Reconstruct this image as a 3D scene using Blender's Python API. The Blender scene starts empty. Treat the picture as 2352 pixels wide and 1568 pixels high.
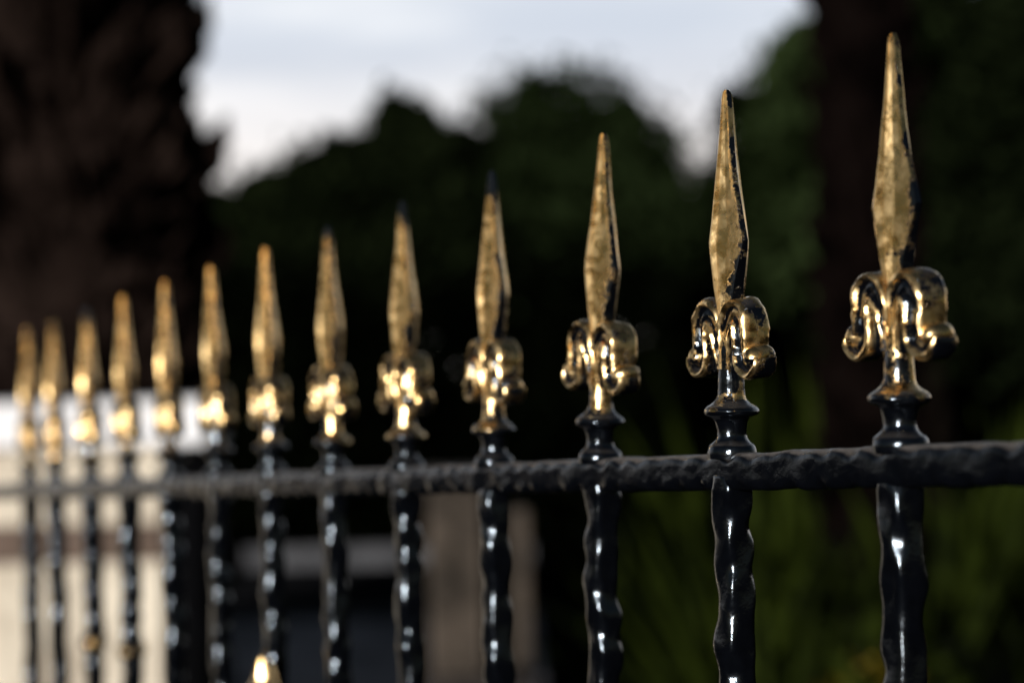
import bpy, math, random
import numpy as np
from mathutils import Matrix, Vector, noise as mn

random.seed(7); rng = np.random.default_rng(11)
scene = bpy.context.scene
scene.view_settings.view_transform = 'Standard'
scene.view_settings.look = 'None'
scene.view_settings.exposure = 0
COL = scene.collection

# ------------------------------------------------------------------ helpers
def link(o, parent=None):
    COL.objects.link(o)
    if parent is not None: o.parent = parent
    return o
def obj(name, mesh, mat=None, parent=None, loc=(0,0,0), rotz=0.0, **props):
    o = bpy.data.objects.new(name, mesh)
    if mat is not None and mesh is not None and not mesh.materials: mesh.materials.append(mat)
    o.location = loc; o.rotation_euler = (0,0,rotz)
    for k,v in props.items(): o[k]=v
    return link(o,parent)
def mesh_from(name, V, F, gilt=None, smooth=True, angle=None):
    me = bpy.data.meshes.new(name)
    me.from_pydata([tuple(v) for v in V], [], F)
    me.update()
    if smooth: me.polygons.foreach_set('use_smooth',[True]*len(me.polygons))
    if angle: me.set_sharp_from_angle(angle=math.radians(angle))
    if gilt is not None:
        a = me.attributes.new('gilt','FLOAT','POINT'); a.data.foreach_set('value',[float(g) for g in gilt])
    return me
class B:
    def __init__(s): s.V=[]; s.F=[]; s.G=[]
    def rings(s, rings, gil, cap0=True, cap1=True):
        n=len(rings[0]); b=len(s.V)
        for r,g in zip(rings,gil):
            s.V+= [tuple(p) for p in r]; s.G += list(g)
        for i in range(len(rings)-1):
            for j in range(n):
                k=(j+1)%n
                s.F.append((b+i*n+j,b+i*n+k,b+(i+1)*n+k,b+(i+1)*n+j))
        if cap0: s.F.append(tuple(b+j for j in reversed(range(n))))
        if cap1: s.F.append(tuple(b+(len(rings)-1)*n+j for j in range(n)))
    def box(s,x0,x1,y0,y1,z0,z1):
        b=len(s.V)
        s.V += [(x0,y0,z0),(x1,y0,z0),(x1,y1,z0),(x0,y1,z0),(x0,y0,z1),(x1,y0,z1),(x1,y1,z1),(x0,y1,z1)]
        s.G += [0]*8
        s.F += [tuple(b+i for i in f) for f in ((0,3,2,1),(4,5,6,7),(0,1,5,4),(1,2,6,5),(2,3,7,6),(3,0,4,7))]
def interp(tab, z):
    if z<=tab[0][0]: return tab[0][1:]
    for a,b in zip(tab,tab[1:]):
        if z<=b[0]:
            t=(z-a[0])/(b[0]-a[0]); return [p+(q-p)*t for p,q in zip(a[1:],b[1:])]
    return tab[-1][1:]
def lump(v, amp, sc, seed=0.0):
    p=Vector(v)*sc+Vector((seed,seed*1.7,seed*.3)); return mn.noise_vector(p)*amp

# ------------------------------------------------------------------ materials
def new_mat(name):
    m=bpy.data.materials.new(name); m.use_nodes=True
    nt=m.node_tree; bs=nt.nodes['Principled BSDF']; return m,nt,bs
def N(nt,t,**kw):
    n=nt.nodes.new(t)
    for k,v in kw.items(): setattr(n,k,v)
    return n
def noise_node(nt,scale,detail=4,rough=.55,vec=None,src='pos'):
    n=N(nt,'ShaderNodeTexNoise'); n.inputs['Scale'].default_value=scale
    n.inputs['Detail'].default_value=detail; n.inputs['Roughness'].default_value=rough
    if vec is None:
        if src=='pos': g=N(nt,'ShaderNodeNewGeometry'); vec=g.outputs['Position']
        else: g=N(nt,'ShaderNodeTexCoord'); vec=g.outputs['Object']
    nt.links.new(vec,n.inputs['Vector']); return n
def mathn(nt,op,a,b=None,clamp=False):
    n=N(nt,'ShaderNodeMath',operation=op); n.use_clamp=clamp
    for i,x in enumerate((a,b)):
        if x is None: continue
        if isinstance(x,(int,float)): n.inputs[i].default_value=x
        else: nt.links.new(x,n.inputs[i])
    return n.outputs[0]
def maprange(nt,v,a,b,c=0,d=1,smooth=True):
    n=N(nt,'ShaderNodeMapRange'); n.interpolation_type='SMOOTHSTEP' if smooth else 'LINEAR'
    nt.links.new(v,n.inputs[0])
    for i,x in zip((1,2,3,4),(a,b,c,d)): n.inputs[i].default_value=x
    return n.outputs[0]
def mixc(nt,f,a,b):
    n=N(nt,'ShaderNodeMix',data_type='RGBA')
    if isinstance(f,(int,float)): n.inputs[0].default_value=f
    else: nt.links.new(f,n.inputs[0])
    for i,x in ((6,a),(7,b)):
        if isinstance(x,tuple): n.inputs[i].default_value=(*x[:3],1)
        else: nt.links.new(x,n.inputs[i])
    return n.outputs[2]
def bump(nt,h,strength,dist,nrm=None):
    b=N(nt,'ShaderNodeBump'); b.inputs['Strength'].default_value=strength; b.inputs['Distance'].default_value=dist
    nt.links.new(h,b.inputs['Height'])
    if nrm is not None: nt.links.new(nrm,b.inputs['Normal'])
    return b.outputs[0]

def make_metal(dusty=0.0):
    """gloss black enamel with worn gold leaf where the 'gilt' attribute is high"""
    m,nt,bs=new_mat('gilded_black_enamel' if not dusty else 'dusty_black_enamel')
    at=N(nt,'ShaderNodeAttribute',attribute_name='gilt')
    n1=noise_node(nt,80,6,.62); n2=noise_node(nt,560,4,.6); n3=noise_node(nt,150,4,.5)
    nn=mathn(nt,'ADD',mathn(nt,'MULTIPLY',mathn(nt,'SUBTRACT',n1.outputs[0],.5),3.4),
             mathn(nt,'MULTIPLY',mathn(nt,'SUBTRACT',n2.outputs[0],.5),1.4))
    m_=maprange(nt,mathn(nt,'ADD',at.outputs['Fac'],nn),.45,.50)
    gold=mixc(nt,maprange(nt,n3.outputs[0],.35,.65),(.96,.60,.24),(1.0,.72,.36))
    gold=mixc(nt,maprange(nt,n1.outputs[0],.60,.74,0,.4),gold,(.36,.17,.045))
    gold=mixc(nt,maprange(nt,mathn(nt,'ADD',at.outputs['Fac'],nn),.50,.70,.75,0),gold,(.12,.06,.02))
    blk=mixc(nt,n3.outputs[0],(.0008,.001,.0015),(.0025,.003,.0045))
    geo=N(nt,'ShaderNodeNewGeometry'); sep=N(nt,'ShaderNodeSeparateXYZ'); nt.links.new(geo.outputs['Normal'],sep.inputs[0])
    n4=noise_node(nt,180,6,.7)
    du=mathn(nt,'MULTIPLY',maprange(nt,sep.outputs[2],.4 if dusty else .5,.95),maprange(nt,n4.outputs[0],.2,.6))
    du=mathn(nt,'MULTIPLY',du,.9 if dusty else .25)
    blk=mixc(nt,du,blk,(.13,.115,.105))
    nt.links.new(mixc(nt,m_,blk,gold),bs.inputs['Base Color'])
    nt.links.new(m_,bs.inputs['Metallic'])
    rg=maprange(nt,n3.outputs[0],.3,.7,.20,.38); rb=maprange(nt,n4.outputs[0],.35,.7,.12,.20)
    rb=mathn(nt,'ADD',rb,mathn(nt,'MULTIPLY',du,.5))
    r=N(nt,'ShaderNodeMix'); nt.links.new(m_,r.inputs[0]); nt.links.new(rb,r.inputs[2]); nt.links.new(rg,r.inputs[3])
    nt.links.new(r.outputs[0],bs.inputs['Roughness'])
    bs.inputs['Specular Tint'].default_value=(.75,.87,1,1)
    bs.inputs['Specular IOR Level'].default_value=.75 if not dusty else .45
    b1=bump(nt,n3.outputs[0],.5,.0005); b2=bump(nt,n2.outputs[0],.4,.0003,b1)
    b3=bump(nt,m_,.5,.0004,b2)
    nt.links.new(b3,bs.inputs['Normal'])
    return m
M_METAL=make_metal(); M_RAIL=make_metal(1.0)

def simple(name,c1,c2,scale,rough=.8,bstr=.4,bdist=.01,spec=.2,detail=6):
    m,nt,bs=new_mat(name); n=noise_node(nt,scale,detail,.65)
    n2=noise_node(nt,scale*7,4,.6)
    f=maprange(nt,mathn(nt,'ADD',mathn(nt,'MULTIPLY',n.outputs[0],.7),mathn(nt,'MULTIPLY',n2.outputs[0],.3)),.36,.64)
    nt.links.new(mixc(nt,f,c1,c2),bs.inputs['Base Color'])
    bs.inputs['Roughness'].default_value=rough; bs.inputs['Specular IOR Level'].default_value=spec
    nt.links.new(bump(nt,n2.outputs[0],bstr,bdist),bs.inputs['Normal'])
    return m
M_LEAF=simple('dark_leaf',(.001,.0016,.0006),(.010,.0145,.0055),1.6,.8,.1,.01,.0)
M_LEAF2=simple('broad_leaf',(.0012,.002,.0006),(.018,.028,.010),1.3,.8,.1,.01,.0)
M_LEAF3=simple('sunlit_leaf',(.003,.005,.0015),(.038,.058,.020),1.8,.8,.1,.01,.0)  # brighter leaf colour carries the sunlight on the crown's edge
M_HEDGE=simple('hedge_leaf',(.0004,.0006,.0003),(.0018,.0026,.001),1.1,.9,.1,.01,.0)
M_BARK=simple('palm_bark',(.0012,.0008,.0007),(.018,.0115,.0092),3.5,.95,.6,.02,.0)
M_BARK2=simple('dark_palm_bark',(.0004,.0003,.0003),(.0055,.0035,.003),4.5,.95,.6,.02,.0)
M_TRUNK=simple('tree_bark',(.003,.002,.002),(.008,.006,.004),6,.95,.6,.02,.0)
M_BLADE=simple('strap_leaf',(.0010,.0022,.0002),(.024,.034,.0040),3.2,.7,.1,.01,.03)
M_FLOWER=simple('yellow_flower',(.05,.035,.002),(.17,.12,.005),9,.6,.1,.01,.1)
M_CAP=simple('white_coping',(.70,.68,.68),(.82,.81,.82),4,.7,.3,.004)
M_WALL=simple('cream_render',(.36,.30,.23),(.68,.60,.48),2.2,.85,.5,.006)
M_BAND=simple('brown_band',(.07,.048,.035),(.13,.09,.07),5,.85,.5,.006)
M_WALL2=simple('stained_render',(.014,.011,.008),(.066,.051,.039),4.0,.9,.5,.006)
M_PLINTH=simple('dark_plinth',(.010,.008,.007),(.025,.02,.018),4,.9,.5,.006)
M_PAVE=simple('paving',(.09,.088,.095),(.32,.30,.31),1.3,.9,.4,.004,.05)
M_ASPH=simple('asphalt',(.006,.006,.0065),(.018,.018,.020),4,.98,.5,.004,.02)
M_KERB=simple('kerb_stone',(.03,.03,.033),(.08,.08,.085),5,.8,.4,.004)
M_END_SHADE=simple('wall_end_shade_black',(.0006,.0006,.0008),(.0015,.0015,.002),12,.7,.3,.002,.02)  # near-black that stands in for shade on the wall's end face
M_GROUND=simple('dark_soil',(.001,.001,.001),(.004,.004,.0025),1.5,.95,.6,.02,.0)

# ------------------------------------------------------------------ camera
PITCH,ROLL=math.radians(.8),math.radians(-1.26)
CAMZ=1.3
Rm=Matrix.Rotation(math.radians(90)+PITCH,4,'X')@Matrix.Rotation(ROLL,4,'Z')
CM=Matrix.Translation((0,0,CAMZ))@Rm
cd=bpy.data.cameras.new('camera'); cam=bpy.data.objects.new('camera',cd); COL.objects.link(cam)
cam.matrix_world=CM; scene.camera=cam
cd.sensor_width=36; cd.lens=65; cd.clip_start=.02; cd.clip_end=3000
cd.dof.use_dof=True; cd.dof.focus_distance=.885; cd.dof.aperture_fstop=4.2

# ------------------------------------------------------------------ fence
p0=CM@Vector((.1690,-.0457,-.805))
st=(Rm.to_3x3()@Vector((-.0600,-.00984,-.1108)))
S=math.hypot(st.x,st.y); DZ=st.z
TH=math.atan2(-st.y,-st.x)       # local +X runs along the fence towards the viewer
fence=obj('fence',None,loc=(p0.x,p0.y,0),rotz=TH,
  label="black wrought iron fence with worn gold spear finials",category="fence")
ZR=p0.z
mm=.001

def ring_square(h, z, ph, amp, n=44, per=.019, e=14.0, wob=1.0, base=.93, vary=.5):
    out=[]
    for j in range(n):
        a=2*math.pi*(j+.5)/n
        c,s=math.cos(a),math.sin(a)
        q=int((a%(2*math.pi))//(math.pi/2))
        w=math.sin(2*math.pi*z/per+q*1.9+ph+wob*math.sin(z*37+q*2+ph))
        am=amp*(.85+vary*math.sin(z*61+q*1.3+ph*2))
        dent=(.5+.5*w)
        lim=math.sqrt(2)*(base-am*dent)
        r=1/((abs(c)**e+abs(s)**e)**(1/e))
        rc=lim/((abs(c)+abs(s))/1.41421)
        r=(r**-16+rc**-16)**(-1/16)              # soft union of square and hammered chamfer
        out.append((c*r*h,s*r*h))
    return out

def bar_mesh(seed,hh=.0081):
    b=B(); R=[];G=[]
    z=-.010; ph=seed*2.1
    while z>-1.22:
        h=hh if z<-.03 else hh+.0008*math.exp(-abs(z+.018)/.006)
        pts=ring_square(h,z,ph,.20,per=.028,wob=1.5,base=.92,vary=.4)
        ox,oy=.0008*math.sin(z*90+ph)+.0006*math.sin(z*31),.0008*math.cos(z*80+ph*2)
        ring=[]
        for x,y in pts:
            v=Vector((x+ox,y+oy,z)); v+=lump(v,.0011,75,seed); ring.append(v)
        R.append(ring);G.append([-.9]*len(ring))
        z-= .0015 if z>-.35 else .01
    b.rings(list(reversed(R)),G)
    return mesh_from('picket_bar',b.V,b.F,b.G)

def lathe(b,prof,seed,seg=36,amp=.0004,sc=130,cap0=True,cap1=True):
    R=[];G=[]
    for r,z,g in prof:
        ring=[];gg=[]
        for j in range(seg):
            a=2*math.pi*j/seg
            v=Vector((r*mm*math.cos(a),r*mm*math.sin(a),z*mm)); v+=lump(v,amp,sc,seed); ring.append(v)
            gg.append(g+(.25*math.sin(2*a+seed*1.3)+.15*math.sin(5*a+seed) if g>0 else 0))
        R.append(ring);G.append(gg)
    b.rings(R,G,cap0,cap1)
def dense(prof,step=.7):
    out=[prof[0]]
    for a,c in zip(prof,prof[1:]):
        L=math.hypot(a[0]-c[0],a[1]-c[1]); k=max(1,int(L/step))
        for i in range(1,k+1):
            t=i/k; out.append(tuple(p+(q-p)*t for p,q in zip(a,c)))
    return out
def smoothprof(prof,it=2):
    for _ in range(it):
        prof=[prof[0]]+[tuple((a*.25+b_*.5+c*.25) for a,b_,c in zip(prof[i-1],prof[i],prof[i+1])) for i in range(1,len(prof)-1)]+[prof[-1]]
    return prof

def collar_mesh(seed):
    b=B()
    prof=[(6.8,29,.6),(7.6,27,.6),(9.6,25.0,.55),(12.2,23.4,.45),(13.5,22.0,.25),(13.7,20.6,.0),(12.8,19.2,-.2),(10.2,18.0,-.5),(8.4,17.0,-.9),(7.8,15.0,-.9),(7.3,12,-.9),(7.3,9.0,-.9),(8.0,7.0,-.9),(9.6,5.4,-.9),(11.4,4.2,-.9),(12.1,2.6,-.9),(12.3,.8,-.9),(12.0,-2,-.9)]
    if seed%3==0: prof=[(r,z,g*.35 if g>0 else g) for r,z,g in prof]
    if seed%3==1: prof=[(r,z,g+.2 if z>18 else g) for r,z,g in prof]
    lathe(b,smoothprof(dense(prof),1)[::-1],seed)
    return mesh_from('collar',b.V,b.F,b.G,angle=60)

BL=[(40,6,5.0,6.2),(58,6,4.2,6.2),(70,6.0,3.7,6.4),(76,6.6,3.3,6.8),(84,8.6,2.9,7.3),(94,11.6,2.3,7.8),(102,14.4,1.7,8.0),(105,15.0,1.6,8.0),(109.5,13.9,1.5,7.8),
    (120,10.8,1.5,7.0),(130,8.1,1.5,6.1),(140,6.1,1.5,5.2),(148,4.8,1.5,4.4),(158,3.7,1.4,3.6),(168,2.9,1.4,2.8),(175,2.4,1.3,2.3),(178.5,1.8,1.1,1.7),(180,.8,.6,.8)]
def blade_mesh(seed):
    b=B(); R=[];G=[]
    z=42.0
    while z<=180.01:
        a,bb,c=interp(BL,z)
        if seed>=7: a=a*.90                        # some castings came out slimmer
        sk=.28*a*min(1,max(0,(z-62)/20))          # the casting's ridge sits off-centre
        dn=c-bb
        q=[(a,-bb,.5),(a*1.01,0,.5),(a,bb,.5),
           (sk+(a-sk)*.60,bb+dn*.38,1),(sk+(a-sk)*.20,bb+dn*.78,1),(sk+a*.04,c+.5,1.2),(sk-a*.04,c+.5,1.2),(sk-(a+sk)*.10,bb+dn*.68,1),(sk-(a+sk)*.42,bb+dn*.30,1),(sk-(a+sk)*.75,bb+dn*.08,1),
           (-a,bb,.7),(-a*1.01,0,.7),(-a,-bb,.8)]
        q+=[(-x,-y,g) for x,y,g in q[3:10]]
        ring=[];g=[]
        for x,y,gg in q:
            v=Vector((x*mm,y*mm,z*mm)); v+=lump(v,.00035 if z<178 else 0.0002,50,seed)
            ring.append(v)
            f=math.exp(-((z-88)/15)**2)
            side = .45*f if x>a*.6 else 0
            val = (1.08-side) if gg>.9 else (.75 if gg>.6 else .55-.45*f)
            if gg>1.1: val=1.4
            if z>158: val-= [0,.15,.3,1.0,.85,.65,.1][seed%7]*(z-154)/20
            if z<74: val=.85
            g.append(val)
        R.append(ring);G.append(g); z+=1.0
    b.rings(R,G)
    st_=[(7.8,26.2,.5),(6.9,28.4,.5),(6.6,32,.5),(6.4,37,.55),(6.2,42,.65),(6.2,50,.8),(5.2,56,.8)]
    if seed%3==1: st_=[(r,zz,g_-.35 if zz>30 else g_) for r,zz,g_ in st_]
    lathe(b,smoothprof(dense(st_),1),seed)
    return mesh_from('spear_head',b.V,b.F,b.G,angle=8)

def catmull(P,n=7):
    out=[];P=[P[0]]+P+[P[-1]]
    for i in range(1,len(P)-2):
        for k in range(n):
            t=k/n
            out.append(tuple(.5*((2*b_)+(-a+c)*t+(2*a-5*b_+4*c-d)*t*t+(-a+3*b_-3*c+d)*t**3) for a,b_,c,d in zip(P[i-1],P[i],P[i+1],P[i+2])))
    out.append(P[-2]); return out
def scroll_mesh(seed):
    # x, z, half band thickness, half depth
    P=catmull([(2.6,40,2.4,4.5),(2.8,49,3.8,6.0),(4.0,59,5.4,7.2),(7.4,66.6,6.8,8.0),(12.6,69.4,7.3,8.2),(16.8,65.0,7.3,8.2),(17.6,58.5,6.8,7.9),(17.4,52,6.6,7.6),(18.6,46.4,6.6,7.6),(22.0,43.8,6.4,7.6),(25.2,45.6,6.0,7.4),(26.6,49.0,4.8,6.6)],7)
    b=B();R=[];G=[]
    for i,(x,z,t,w) in enumerate(P):
        a=P[max(0,i-1)];c=P[min(len(P)-1,i+1)]
        tx,tz=c[0]-a[0],c[1]-a[1];L=math.hypot(tx,tz);nx,nz=-tz/L,tx/L
        dep=3.2*min(1,max(0,(i-3)/8))
        prof=[(1,-.70,.70),(1.06,-.35,.62),(1.02,0,.5),(1.06,.35,.62),(1,.70,.75),(.93,.90,1.1),(.78,1.0,1.2),(.60,.95,1.0)]
        back=[(-.60,.95,1.0),(-.78,1.0,1.2),(-.92,.90,1.1),(-1,.70,.5),(-1,0,.1),(-1,-.70,.5),(-.92,-.90,1.1),(-.78,-1.0,1.2),(-.60,-.95,1.0)]
        loop=prof+[('r',.38,1),('m',.08,1),('m',-.08,1),('r',-.38,1)]+back+[('r',-.38,-1),('m',-.08,-1),('m',.08,-1),('r',.38,-1)]+[(.60,-.95,1.0),(.78,-1.0,1.2),(.93,-.90,1.1)]
        ring=[];g=[]
        for e in loop:
            if e[0]=='r': un=e[1]*t; uw=e[2]*(w-dep); gg=-.3
            elif e[0]=='m': un=e[1]*t; uw=e[2]*(w-dep*.7); gg=.4
            else: un=e[0]*t; uw=e[1]*w; gg=e[2]
            v=Vector(((x+nx*un)*mm,uw*mm,(z+nz*un)*mm)); v+=lump(v,.0011,110,seed+3)+lump(v,.0003,380,seed); ring.append(v)
            if z<55 and x>10: gg-=.15
            g.append(gg)
        R.append(ring);G.append(g)
    b.rings(R,G)
    rr=[];gg=[];nb=20
    for i in range(1,nb):
        ph=math.pi*i/nb; ring=[]; g=[]
        for j in range(24):
            a=2*math.pi*j/24
            v=Vector(((25.6+5.4*math.sin(ph)*math.cos(a))*mm, 8.2*math.cos(ph)*mm,(48.2+5.8*math.sin(ph)*math.sin(a))*mm)); v+=lump(v,.0011,130,seed); ring.append(v)
            g.append(.75 if math.sin(a)>-.5 else .25)
        rr.append(ring);gg.append(g)
    b.rings(rr,gg)
    # cast web that closes the hollow between stem and petal, in relief
    W=[(3,41),(9,40.5),(14.6,44),(15,52),(15,60),(12.5,65),(8,64),(4,58)]
    R=[];G=[]
    for yy,sc_ in ((-4.6,.8),(-4.0,1),(4.0,1),(4.6,.8)):
        R.append([Vector(((8.5+(x-8.5)*sc_)*mm,yy*mm,(52+(z-52)*sc_)*mm)) for x,z in W]); G.append([-.3]*8)
    b.rings([r for r in R],G)
    return mesh_from('scroll',b.V,b.F,b.G,angle=50)

NV=5
bars=[bar_mesh(i) for i in range(NV)]; thick=[bar_mesh(i+11,.0092) for i in range(3)]
blades=[blade_mesh(i) for i in range(14)]
cols=[collar_mesh(i) for i in range(NV)]; scr=[scroll_mesh(i) for i in range(4)]
scr_m=[]
for s in scr:
    c=s.copy(); 
    co=np.zeros(len(c.vertices)*3,'f'); c.vertices.foreach_get('co',co); co=co.reshape(-1,3); co[:,0]*=-1
    c.vertices.foreach_set('co',co.ravel()); c.flip_normals(); c.update(); c.name='scroll_far'; scr_m.append(c)
TILT=[.012,.016,.062,.034,.012,-.008,-.03,-.05,-.05,-.045,-.04,.0,.0]
SHIFT=[0,0,0,0,0,0,0,0,.003,.009,.015,.032,.022]
for i in range(13):
    x=-i*S-SHIFT[i]
    bar=obj('picket',bars[i%NV] if i<8 else thick[i%3],M_METAL,fence,(x,0,ZR-x/S*DZ))
    head=obj('spear_head',blades[[0,1,2,3,12,11,13,7,9,8,10,12,9][i]],M_METAL,bar)
    head.rotation_euler=(0,TILT[i],random.uniform(-.06,.06))
    for mset in (scr,scr_m):
        s=obj('scroll',mset[(i*3+(mset is scr))%4],M_METAL,bar); s.rotation_euler=(0,TILT[i],head.rotation_euler[2])
    cl=obj('collar',cols[(i*2+1)%NV],M_METAL,bar); cl.rotation_euler=(0,TILT[i]*.5,0)
    if i in (9,10):
        b=B(); lathe(b,smoothprof(dense([(7,-178,0),(10,-174,.3),(14,-170,.5),(15,-166,.6),(13,-162,.4),(9,-158,.1),(7,-154,0)]),1),i)
        obj('knuckle',mesh_from('knuckle',b.V,b.F,b.G),M_METAL,bar,label="worn gold ring on the black bar")
# short dog bar with a gold spear, standing just proud of the row
b=B()
lathe(b,smoothprof(dense([(6,-900,-.5),(6,-190,-.5),(10,-184,-.3),(14.5,-176,-.1),(14,-170,.1),(12,-165,.3),(9.5,-160,.6),(7,-155,.75),(6,-149,.8),(4.5,-143,.9),(2.5,-138,.9),(1,-136,1)],4),1),5,amp=.0028,sc=110)
obj('short_picket',mesh_from('short_picket',b.V,b.F,b.G),M_METAL,fence,(-6.0*S+.022,-.018,ZR+6*DZ),label="short bar topped by a small gold spear")

# rail
b=B();R=[];G=[]
x0,x1=.42,-16*S; x=x0
while x>x1:
    z=DZ*(-x/S)-.0088
    pts=ring_square(.0086,x,.7,.18,per=.0195,wob=.5,e=10,base=.94,vary=.3)
    ring=[]
    for y,zz in pts:
        v=Vector((x,y*1.05,z+zz*1.06)); v+=lump(v,.0008,60,3)+lump(v,.00018,260,3); ring.append(v)
    R.append(ring);G.append([-.9]*len(ring)); x-=.0015
b.rings(R,G)
obj('rail',mesh_from('rail',b.V,b.F,b.G),M_RAIL,fence,(0,0,ZR),label="hammered black top rail with dust")

# ------------------------------------------------------------------ foliage
def leaves(name, blobs, n, size, mat, jitter=.16, flat=.5):
    vol=np.array([b_[3]*b_[4]*b_[5] for b_ in blobs])**.67; vol/=vol.sum()
    idx=rng.choice(len(blobs),n,p=vol); bl=np.array(blobs)[idx]
    d=rng.normal(size=(n,3)); d/=np.linalg.norm(d,axis=1)[:,None]
    f=np.zeros(n)
    for k in range(5):
        w=rng.normal(size=3)*(2.5+k*1.6); f+=np.sin(d@w+idx*1.7+k)/(1+k*.5)
    r=(rng.random(n)**.42)*(1+jitter*f*.6)
    r*=np.where(rng.random(n)<.15,1.30,1)
    c=bl[:,:3]+d*r[:,None]*bl[:,3:6]
    t=rng.normal(size=(n,3)); t/=np.linalg.norm(t,axis=1)[:,None]
    q=rng.normal(size=(n,3)); q-=(q*t).sum(1)[:,None]*t; q/=np.linalg.norm(q,axis=1)[:,None]
    s=(size*(.6+.8*rng.random(n)))[:,None]
    V=np.stack([c-t*s, c-q*s*flat, c+t*s, c+q*s*flat],1).reshape(-1,3)
    me=bpy.data.meshes.new(name); me.vertices.add(4*n); me.vertices.foreach_set('co',V.astype('f').ravel())
    me.loops.add(4*n); me.loops.foreach_set('vertex_index',np.arange(4*n,dtype='i'))
    me.polygons.add(n); me.polygons.foreach_set('loop_start',np.arange(0,4*n,4,dtype='i'))
    me.update(calc_edges=True); me.materials.append(mat); return me
def limb(b,p,q,r0,r1,seg=8):
    p,q=Vector(p),Vector(q); d=(q-p).normalized(); u=d.orthogonal().normalized(); w=d.cross(u)
    R=[]
    for i in range(6):
        t=i/5; c=p.lerp(q,t)+lump(p.lerp(q,t),.06*(q-p).length if 0<i<5 else 0,1.5); r=r0+(r1-r0)*t
        R.append([c+u*r*math.cos(a)+w*r*math.sin(a) for a in [2*math.pi*j/seg for j in range(seg)]])
    b.rings(R,[[0]*seg]*6)
def tree(base,blobs,n,size,mat,label,tr=.16):
    bx,by=base
    root=obj('tree',None,loc=(bx,by,0),label=label,category="tree",group="trees behind the road")
    b=B(); zt=min(z for x,y,z,*_ in blobs)
    fork=(0,0,max(.8,zt*.75)); limb(b,(0,0,-.05),fork,tr,tr*.7,12)
    for x,y,z,rx,ry,rz in blobs: limb(b,fork,(x-bx,y-by,z+rz*.3),tr*.5,tr*.12)
    obj('trunk',mesh_from('trunk',b.V,b.F),M_TRUNK,root)
    lb=[(x-bx,y-by,z,rx,ry,rz) for x,y,z,rx,ry,rz in blobs]
    tuft=[]
    for x,y,z,rx,ry,rz in lb:
        for k in range(4):
            a=rng.uniform(.15,math.pi-.15); s=rng.uniform(.15,.28)
            tuft.append((x+rx*math.cos(a)*.9,y+rng.uniform(-.3,.3)*ry,z+rz*math.sin(a)*.9,s*rx,s*ry,s*rz*1.1))
    obj('crown',leaves('crown',lb+tuft,n,size,mat,.2),mat,root)
Y=25
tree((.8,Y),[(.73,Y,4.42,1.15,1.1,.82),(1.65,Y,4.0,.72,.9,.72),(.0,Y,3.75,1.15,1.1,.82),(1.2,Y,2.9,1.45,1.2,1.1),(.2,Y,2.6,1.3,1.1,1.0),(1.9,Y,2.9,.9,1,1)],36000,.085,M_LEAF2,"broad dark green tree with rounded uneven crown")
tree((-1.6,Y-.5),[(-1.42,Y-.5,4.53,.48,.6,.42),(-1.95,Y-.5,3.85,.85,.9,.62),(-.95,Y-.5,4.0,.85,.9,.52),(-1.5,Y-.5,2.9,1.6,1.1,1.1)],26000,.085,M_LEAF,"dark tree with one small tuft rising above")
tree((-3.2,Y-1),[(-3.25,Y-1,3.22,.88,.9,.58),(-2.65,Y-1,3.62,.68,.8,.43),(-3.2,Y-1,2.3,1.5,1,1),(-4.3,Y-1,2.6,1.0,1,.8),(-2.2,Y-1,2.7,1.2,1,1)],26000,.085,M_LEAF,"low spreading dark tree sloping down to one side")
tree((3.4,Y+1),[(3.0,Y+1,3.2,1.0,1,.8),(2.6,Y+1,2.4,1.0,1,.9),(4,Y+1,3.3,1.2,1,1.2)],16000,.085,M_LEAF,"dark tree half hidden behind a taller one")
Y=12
tree((2.0,Y-.3),[(1.78,Y-.3,2.68,.44,.5,.44),(2.0,Y-.3,3.02,.38,.5,.42),(2.25,Y-.3,3.35,.38,.5,.42),(1.74,Y-.3,2.2,.42,.5,.5)],18000,.045,M_LEAF3,"smaller tree, sunlit crown edge painted as paler green leaves",.08)
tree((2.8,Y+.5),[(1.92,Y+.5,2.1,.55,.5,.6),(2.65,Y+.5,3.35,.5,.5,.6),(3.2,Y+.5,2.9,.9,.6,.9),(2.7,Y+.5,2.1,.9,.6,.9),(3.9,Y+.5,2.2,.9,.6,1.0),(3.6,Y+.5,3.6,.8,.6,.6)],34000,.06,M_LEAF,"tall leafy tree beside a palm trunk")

hb=[]
xx=-5.0
while xx<5.4:
    hb.append((xx,13.6,1.0+.1*math.sin(xx*3),.75,.55,1.05+.16*math.sin(xx*2.1+1))); xx+=.5
hedge=obj('hedge',leaves('hedge',hb,46000,.075,M_HEDGE,.08),M_HEDGE,label="long dense dark evergreen hedge along the road",category="hedge")

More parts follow.
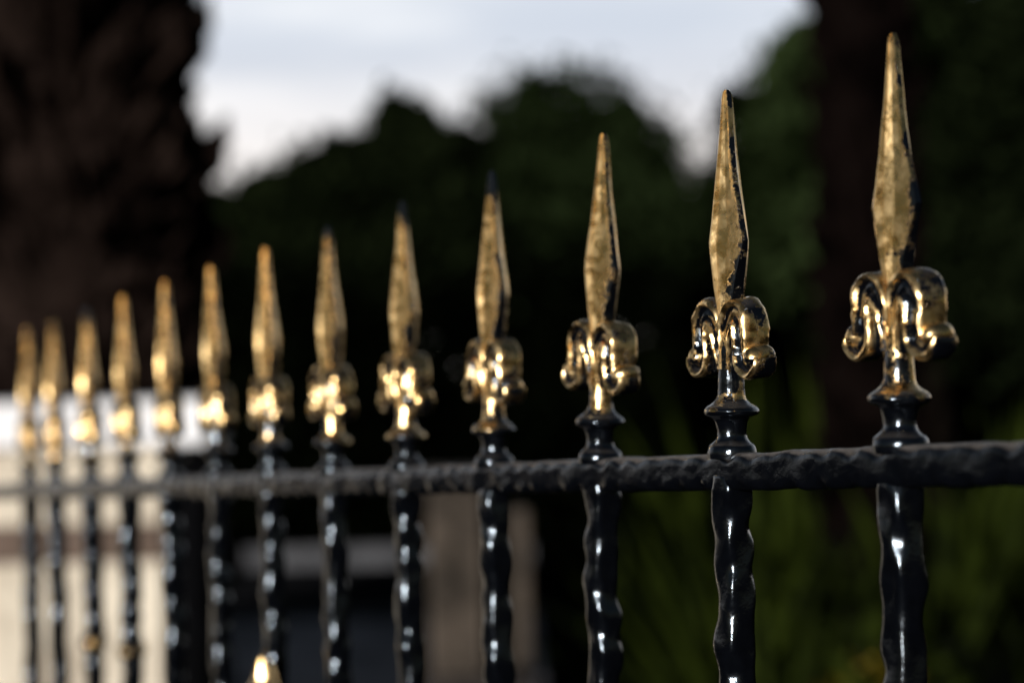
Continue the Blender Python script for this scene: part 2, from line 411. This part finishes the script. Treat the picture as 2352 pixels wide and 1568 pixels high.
# ------------------------------------------------------------------ palms
def palm(x,y,r,h,label,seed,bark):
    root=obj('palm_tree',None,loc=(x,y,0),label=label,category="palm tree",group="palm trees")
    rs=random.Random(seed); b=B()
    R=[];G=[];z=-.05
    while z<h:
        rr=r*.86*(1+.12*math.exp(-z/.3)); R.append([(rr*math.cos(2*math.pi*j/20),rr*math.sin(2*math.pi*j/20),z) for j in range(20)]);G.append([0]*20); z+=.15
    b.rings(R,G)
    rows=int(h/.07); per=max(8,int(2*math.pi*r/.15))
    for i in range(rows):
        for j in range(per):
            a=2*math.pi*(j+.5*(i%2)+rs.uniform(-.3,.3))/per; z=i*.07+rs.uniform(-.05,.05)
            big=1+.07*math.sin(z*7+a*3)+.05*math.sin(z*17-a*2)
            o=r*(.90+rs.uniform(.0,.26))*big; w=.065+rs.uniform(-.03,.03); hh=.15+rs.uniform(-.07,.10)
            if rs.random()<.06: o*=1.12; w*=.5; hh*=1.5          # broken frond stubs
            if r<.3: w*=.75; o=r*(.95+rs.uniform(0,.45))
            ca,sa=math.cos(a),math.sin(a); k=len(b.V); ri=r*.82
            def P(rad,tan,zz): return (ca*rad-sa*tan,sa*rad+ca*tan,zz)
            b.V+=[P(ri,-w,z-.03),P(ri,w,z-.03),P(ri,w,z+.05),P(ri,-w,z+.05),P(o,-w*.45,z+hh*.55),P(o,w*.45,z+hh*.55),P(o*.985,w*.3,z+hh),P(o*.985,-w*.3,z+hh)]
            b.G+=[0]*8
            b.F+=[tuple(k+q for q in f) for f in ((0,1,5,4),(1,2,6,5),(2,3,7,6),(3,0,4,7),(4,5,6,7))]
    obj('trunk',mesh_from('palm_trunk',b.V,b.F,smooth=False),bark,root)
    b=B()
    for f in range(26):
        a=rs.uniform(0,6.28); up=rs.uniform(-.3,1.2); L=rs.uniform(1.6,2.3); prev=Vector((0,0,h)); pts=[prev]
        d=Vector((math.cos(a)*math.cos(up),math.sin(a)*math.cos(up),math.sin(up)))
        for s in range(12):
            prev=prev+d*L/12; d=(d+Vector((0,0,-.11))).normalized(); pts.append(prev)
        for s in range(1,12):
            t=(pts[s+1]-pts[s]).normalized() if s<12 else d
            side=t.cross(Vector((0,0,1))).normalized()
            for sg in (-1,1):
                for h2 in (0,.5):
                    p=pts[s].lerp(pts[s+1],h2); tip=p+side*sg*.38*math.sin(math.pi*(s+.5)/13)+t*.18+Vector((0,0,-.08)); k=len(b.V)
                    b.V+=[p,p+t*.05,tip];b.G+=[0]*3;b.F.append((k,k+1,k+2))
    obj('crown',mesh_from('palm_crown',b.V,b.F,smooth=False),M_LEAF,root)
palm(-1.50,6.3,.445,6.0,"stout palm with rough brown trunk behind a garden wall",1,M_BARK)
palm(1.36,7.0,.18,6.2,"slender palm with dark reddish brown trunk among shrubs",2,M_BARK2)

# ------------------------------------------------------------------ walls
def bevel(o,w=.008):
    md=o.modifiers.new('bevel','BEVEL'); md.width=w; md.segments=2; return o
wl=obj('garden_wall',None,loc=(-2.4,5.3,0),label="cream rendered garden wall with thick white coping",category="wall")
b=B(); b.box(-1.6,1.463,-.3,-.06,-.05,.80); bevel(obj('wall_base',mesh_from('w',b.V,b.F,smooth=False),M_WALL,wl))
b=B(); b.box(-1.6,1.478,-.315,-.045,.80,.90); b.box(-1.6,1.463,-.3,-.06,.90,1.11); face=bevel(obj('wall_face',mesh_from('w',b.V,b.F,smooth=False),M_WALL,wl))
face.data.materials.append(M_BAND)
for f in range(6): face.data.polygons[f].material_index=1
b=B(); b.box(-1.65,1.58,-.36,.0,1.11,1.235); bevel(obj('coping',mesh_from('w',b.V,b.F,smooth=False),M_CAP,wl),.015)

gp=obj('wall_end_shade_post',None,loc=(-.870,4.86,0),label="black post with flat cap, added for the shade at the wall end",category="post")  # added post: its black replaces the shaded end face of the wall
b=B(); b.box(-.052,.052,-.05,.05,-.05,1.04); bevel(obj('shaft',mesh_from('w',b.V,b.F,smooth=False),M_END_SHADE,gp),.006)
b=B(); b.box(-.058,.058,-.058,.058,1.04,1.075); bevel(obj('cap',mesh_from('w',b.V,b.F,smooth=False),M_END_SHADE,gp),.006)

w2=obj('gate_pier',None,loc=(-.08,5.7,0),label="low stained stone pier with flat cap beside paving",category="wall")
b=B(); b.box(-.185,-.02,-.16,.16,.38,.94); b.box(-.15,-.105,-.175,-.16,.42,.90)
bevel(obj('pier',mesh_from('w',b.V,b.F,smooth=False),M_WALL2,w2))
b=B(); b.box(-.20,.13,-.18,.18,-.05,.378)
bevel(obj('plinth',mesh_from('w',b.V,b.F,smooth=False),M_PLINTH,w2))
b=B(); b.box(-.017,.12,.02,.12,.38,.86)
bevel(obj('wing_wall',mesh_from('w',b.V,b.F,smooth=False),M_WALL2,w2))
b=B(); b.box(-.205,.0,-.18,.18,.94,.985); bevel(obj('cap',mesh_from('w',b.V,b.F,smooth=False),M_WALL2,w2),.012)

# ------------------------------------------------------------------ ground
def sheet(name,x0,x1,y0,y1,z,mat):
    me=bpy.data.meshes.new(name); me.from_pydata([(x0,y0,z),(x1,y0,z),(x1,y1,z),(x0,y1,z)],[],[(0,1,2,3)]); me.update()
    o=obj(name,me,mat,label=name+" surface around the fence",category=name); o['kind']="structure"; return o
sheet('ground',-1500,1500,-1500,1500,0,M_GROUND)
sheet('road',-8,.1,9.1,12.3,.004,M_ASPH)
b=B(); b.box(-8,.1,6.2,9.0,-.05,.10); o=obj('pavement',mesh_from('p',b.V,b.F,smooth=False),M_PAVE,label="grey pavement beside the road",category="pavement"); o['kind']="structure"
b=B(); b.box(-8,.1,9.004,9.1,-.05,.125); b.box(-8,.1,12.3,12.42,-.05,.13); o=obj('kerb',mesh_from('p',b.V,b.F,smooth=False),M_KERB,label="pale stone kerb edging the road",category="kerb"); o['kind']="structure"

# ------------------------------------------------------------------ strap-leaved plants
def plant_mesh(seed,n=46,L=.85,w=.036):
    rs=random.Random(seed); b=B()
    for i in range(n):
        a=rs.uniform(0,6.283); lean=rs.uniform(.05,.75); l=L*rs.uniform(.55,1.15); p=Vector((rs.uniform(-.08,.08),rs.uniform(-.08,.08),0))
        d=Vector((math.cos(a)*math.sin(lean),math.sin(a)*math.sin(lean),math.cos(lean))); side=d.cross(Vector((0,0,1))).normalized()
        k=len(b.V); m=9
        for s in range(m+1):
            t=s/m; ww=w*(1-t**2)*(.6+.8*min(1,t*3))*.6
            b.V+=[p-side*ww,p+side*ww]; b.G+=[0,0]
            p=p+d*l/m; d=(d+Vector((math.cos(a),math.sin(a),-1.0))*.05*lean*1.4).normalized()
        for s in range(m): b.F.append((k+2*s,k+2*s+1,k+2*s+3,k+2*s+2))
    return mesh_from('leaves',b.V,b.F)
pms=[plant_mesh(i) for i in range(4)]
spots=[(.60,5.7,1.1),(.85,6.3,1.2),(.98,4.8,1.1),(.62,4.6,.95),(1.25,5.4,1.3),(1.6,5.9,1.4),(1.75,4.9,1.2),(1.35,4.3,1.0),(2.1,6.2,1.35),(.95,8.2,1.5),(1.3,7.8,1.5),(1.6,8.4,1.5),(2.1,8.0,1.5),(2.6,7.2,1.5),(.32,6.6,.75),(.40,7.4,.8)]
for i,(x,y,s) in enumerate(spots):
    o=obj('strap_leaf_plant',pms[i%4],M_BLADE,loc=(x,y,0),rotz=i*1.3,label="clump of long narrow green leaves growing in soil",category="plant",group="strap leaved plants in the bed")
    o.scale=(s,s,s)
fr=obj('flowering_shrub',None,loc=(.80,4.1,0),label="low shrub with small yellow flowers",category="shrub")
obj('foliage',leaves('foliage',[(0,0,.3,.22,.22,.32),(.08,0,.5,.14,.14,.14)],2500,.03,M_BLADE),M_BLADE,fr)
fo=obj('flower_cluster',leaves('flowers',[(0,0,.56,.12,.12,.12)],260,.016,M_FLOWER),M_FLOWER,fr); fo['kind']="stuff"

# ------------------------------------------------------------------ sun + sky
SE=math.radians(9); A=math.radians(25); az=Vector((-math.sin(A),-math.cos(A),0)).normalized()
dirv=Vector((az.x*math.cos(SE),az.y*math.cos(SE),math.sin(SE)))
sd=bpy.data.lights.new('sun','SUN'); sd.energy=5.0; sd.angle=math.radians(.6); sd.color=(1,.98,.95)
so=bpy.data.objects.new('sun',sd); COL.objects.link(so); so.rotation_euler=dirv.to_track_quat('Z','Y').to_euler(); so.location=(0,-5,5)
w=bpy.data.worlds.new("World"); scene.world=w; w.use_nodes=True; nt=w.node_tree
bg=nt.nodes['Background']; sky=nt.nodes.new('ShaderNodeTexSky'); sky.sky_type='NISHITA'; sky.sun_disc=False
sky.sun_elevation=SE; sky.sun_rotation=math.atan2(az.x,az.y); sky.altitude=50; sky.dust_density=.4
tc=nt.nodes.new('ShaderNodeTexCoord'); mp=nt.nodes.new('ShaderNodeMapping'); mp.inputs['Scale'].default_value=(1.0,1.0,5.5); mp.inputs['Rotation'].default_value=(0,.12,0)
nt.links.new(tc.outputs['Generated'],mp.inputs[0])
nz=noise_node(nt,3.6,5,.5,vec=mp.outputs[0]); cf=maprange(nt,nz.outputs[0],.36,.62,0,1)
sx=nt.nodes.new('ShaderNodeSeparateXYZ'); nt.links.new(tc.outputs['Generated'],sx.inputs[0])
low=maprange(nt,sx.outputs[2],.09,.19)
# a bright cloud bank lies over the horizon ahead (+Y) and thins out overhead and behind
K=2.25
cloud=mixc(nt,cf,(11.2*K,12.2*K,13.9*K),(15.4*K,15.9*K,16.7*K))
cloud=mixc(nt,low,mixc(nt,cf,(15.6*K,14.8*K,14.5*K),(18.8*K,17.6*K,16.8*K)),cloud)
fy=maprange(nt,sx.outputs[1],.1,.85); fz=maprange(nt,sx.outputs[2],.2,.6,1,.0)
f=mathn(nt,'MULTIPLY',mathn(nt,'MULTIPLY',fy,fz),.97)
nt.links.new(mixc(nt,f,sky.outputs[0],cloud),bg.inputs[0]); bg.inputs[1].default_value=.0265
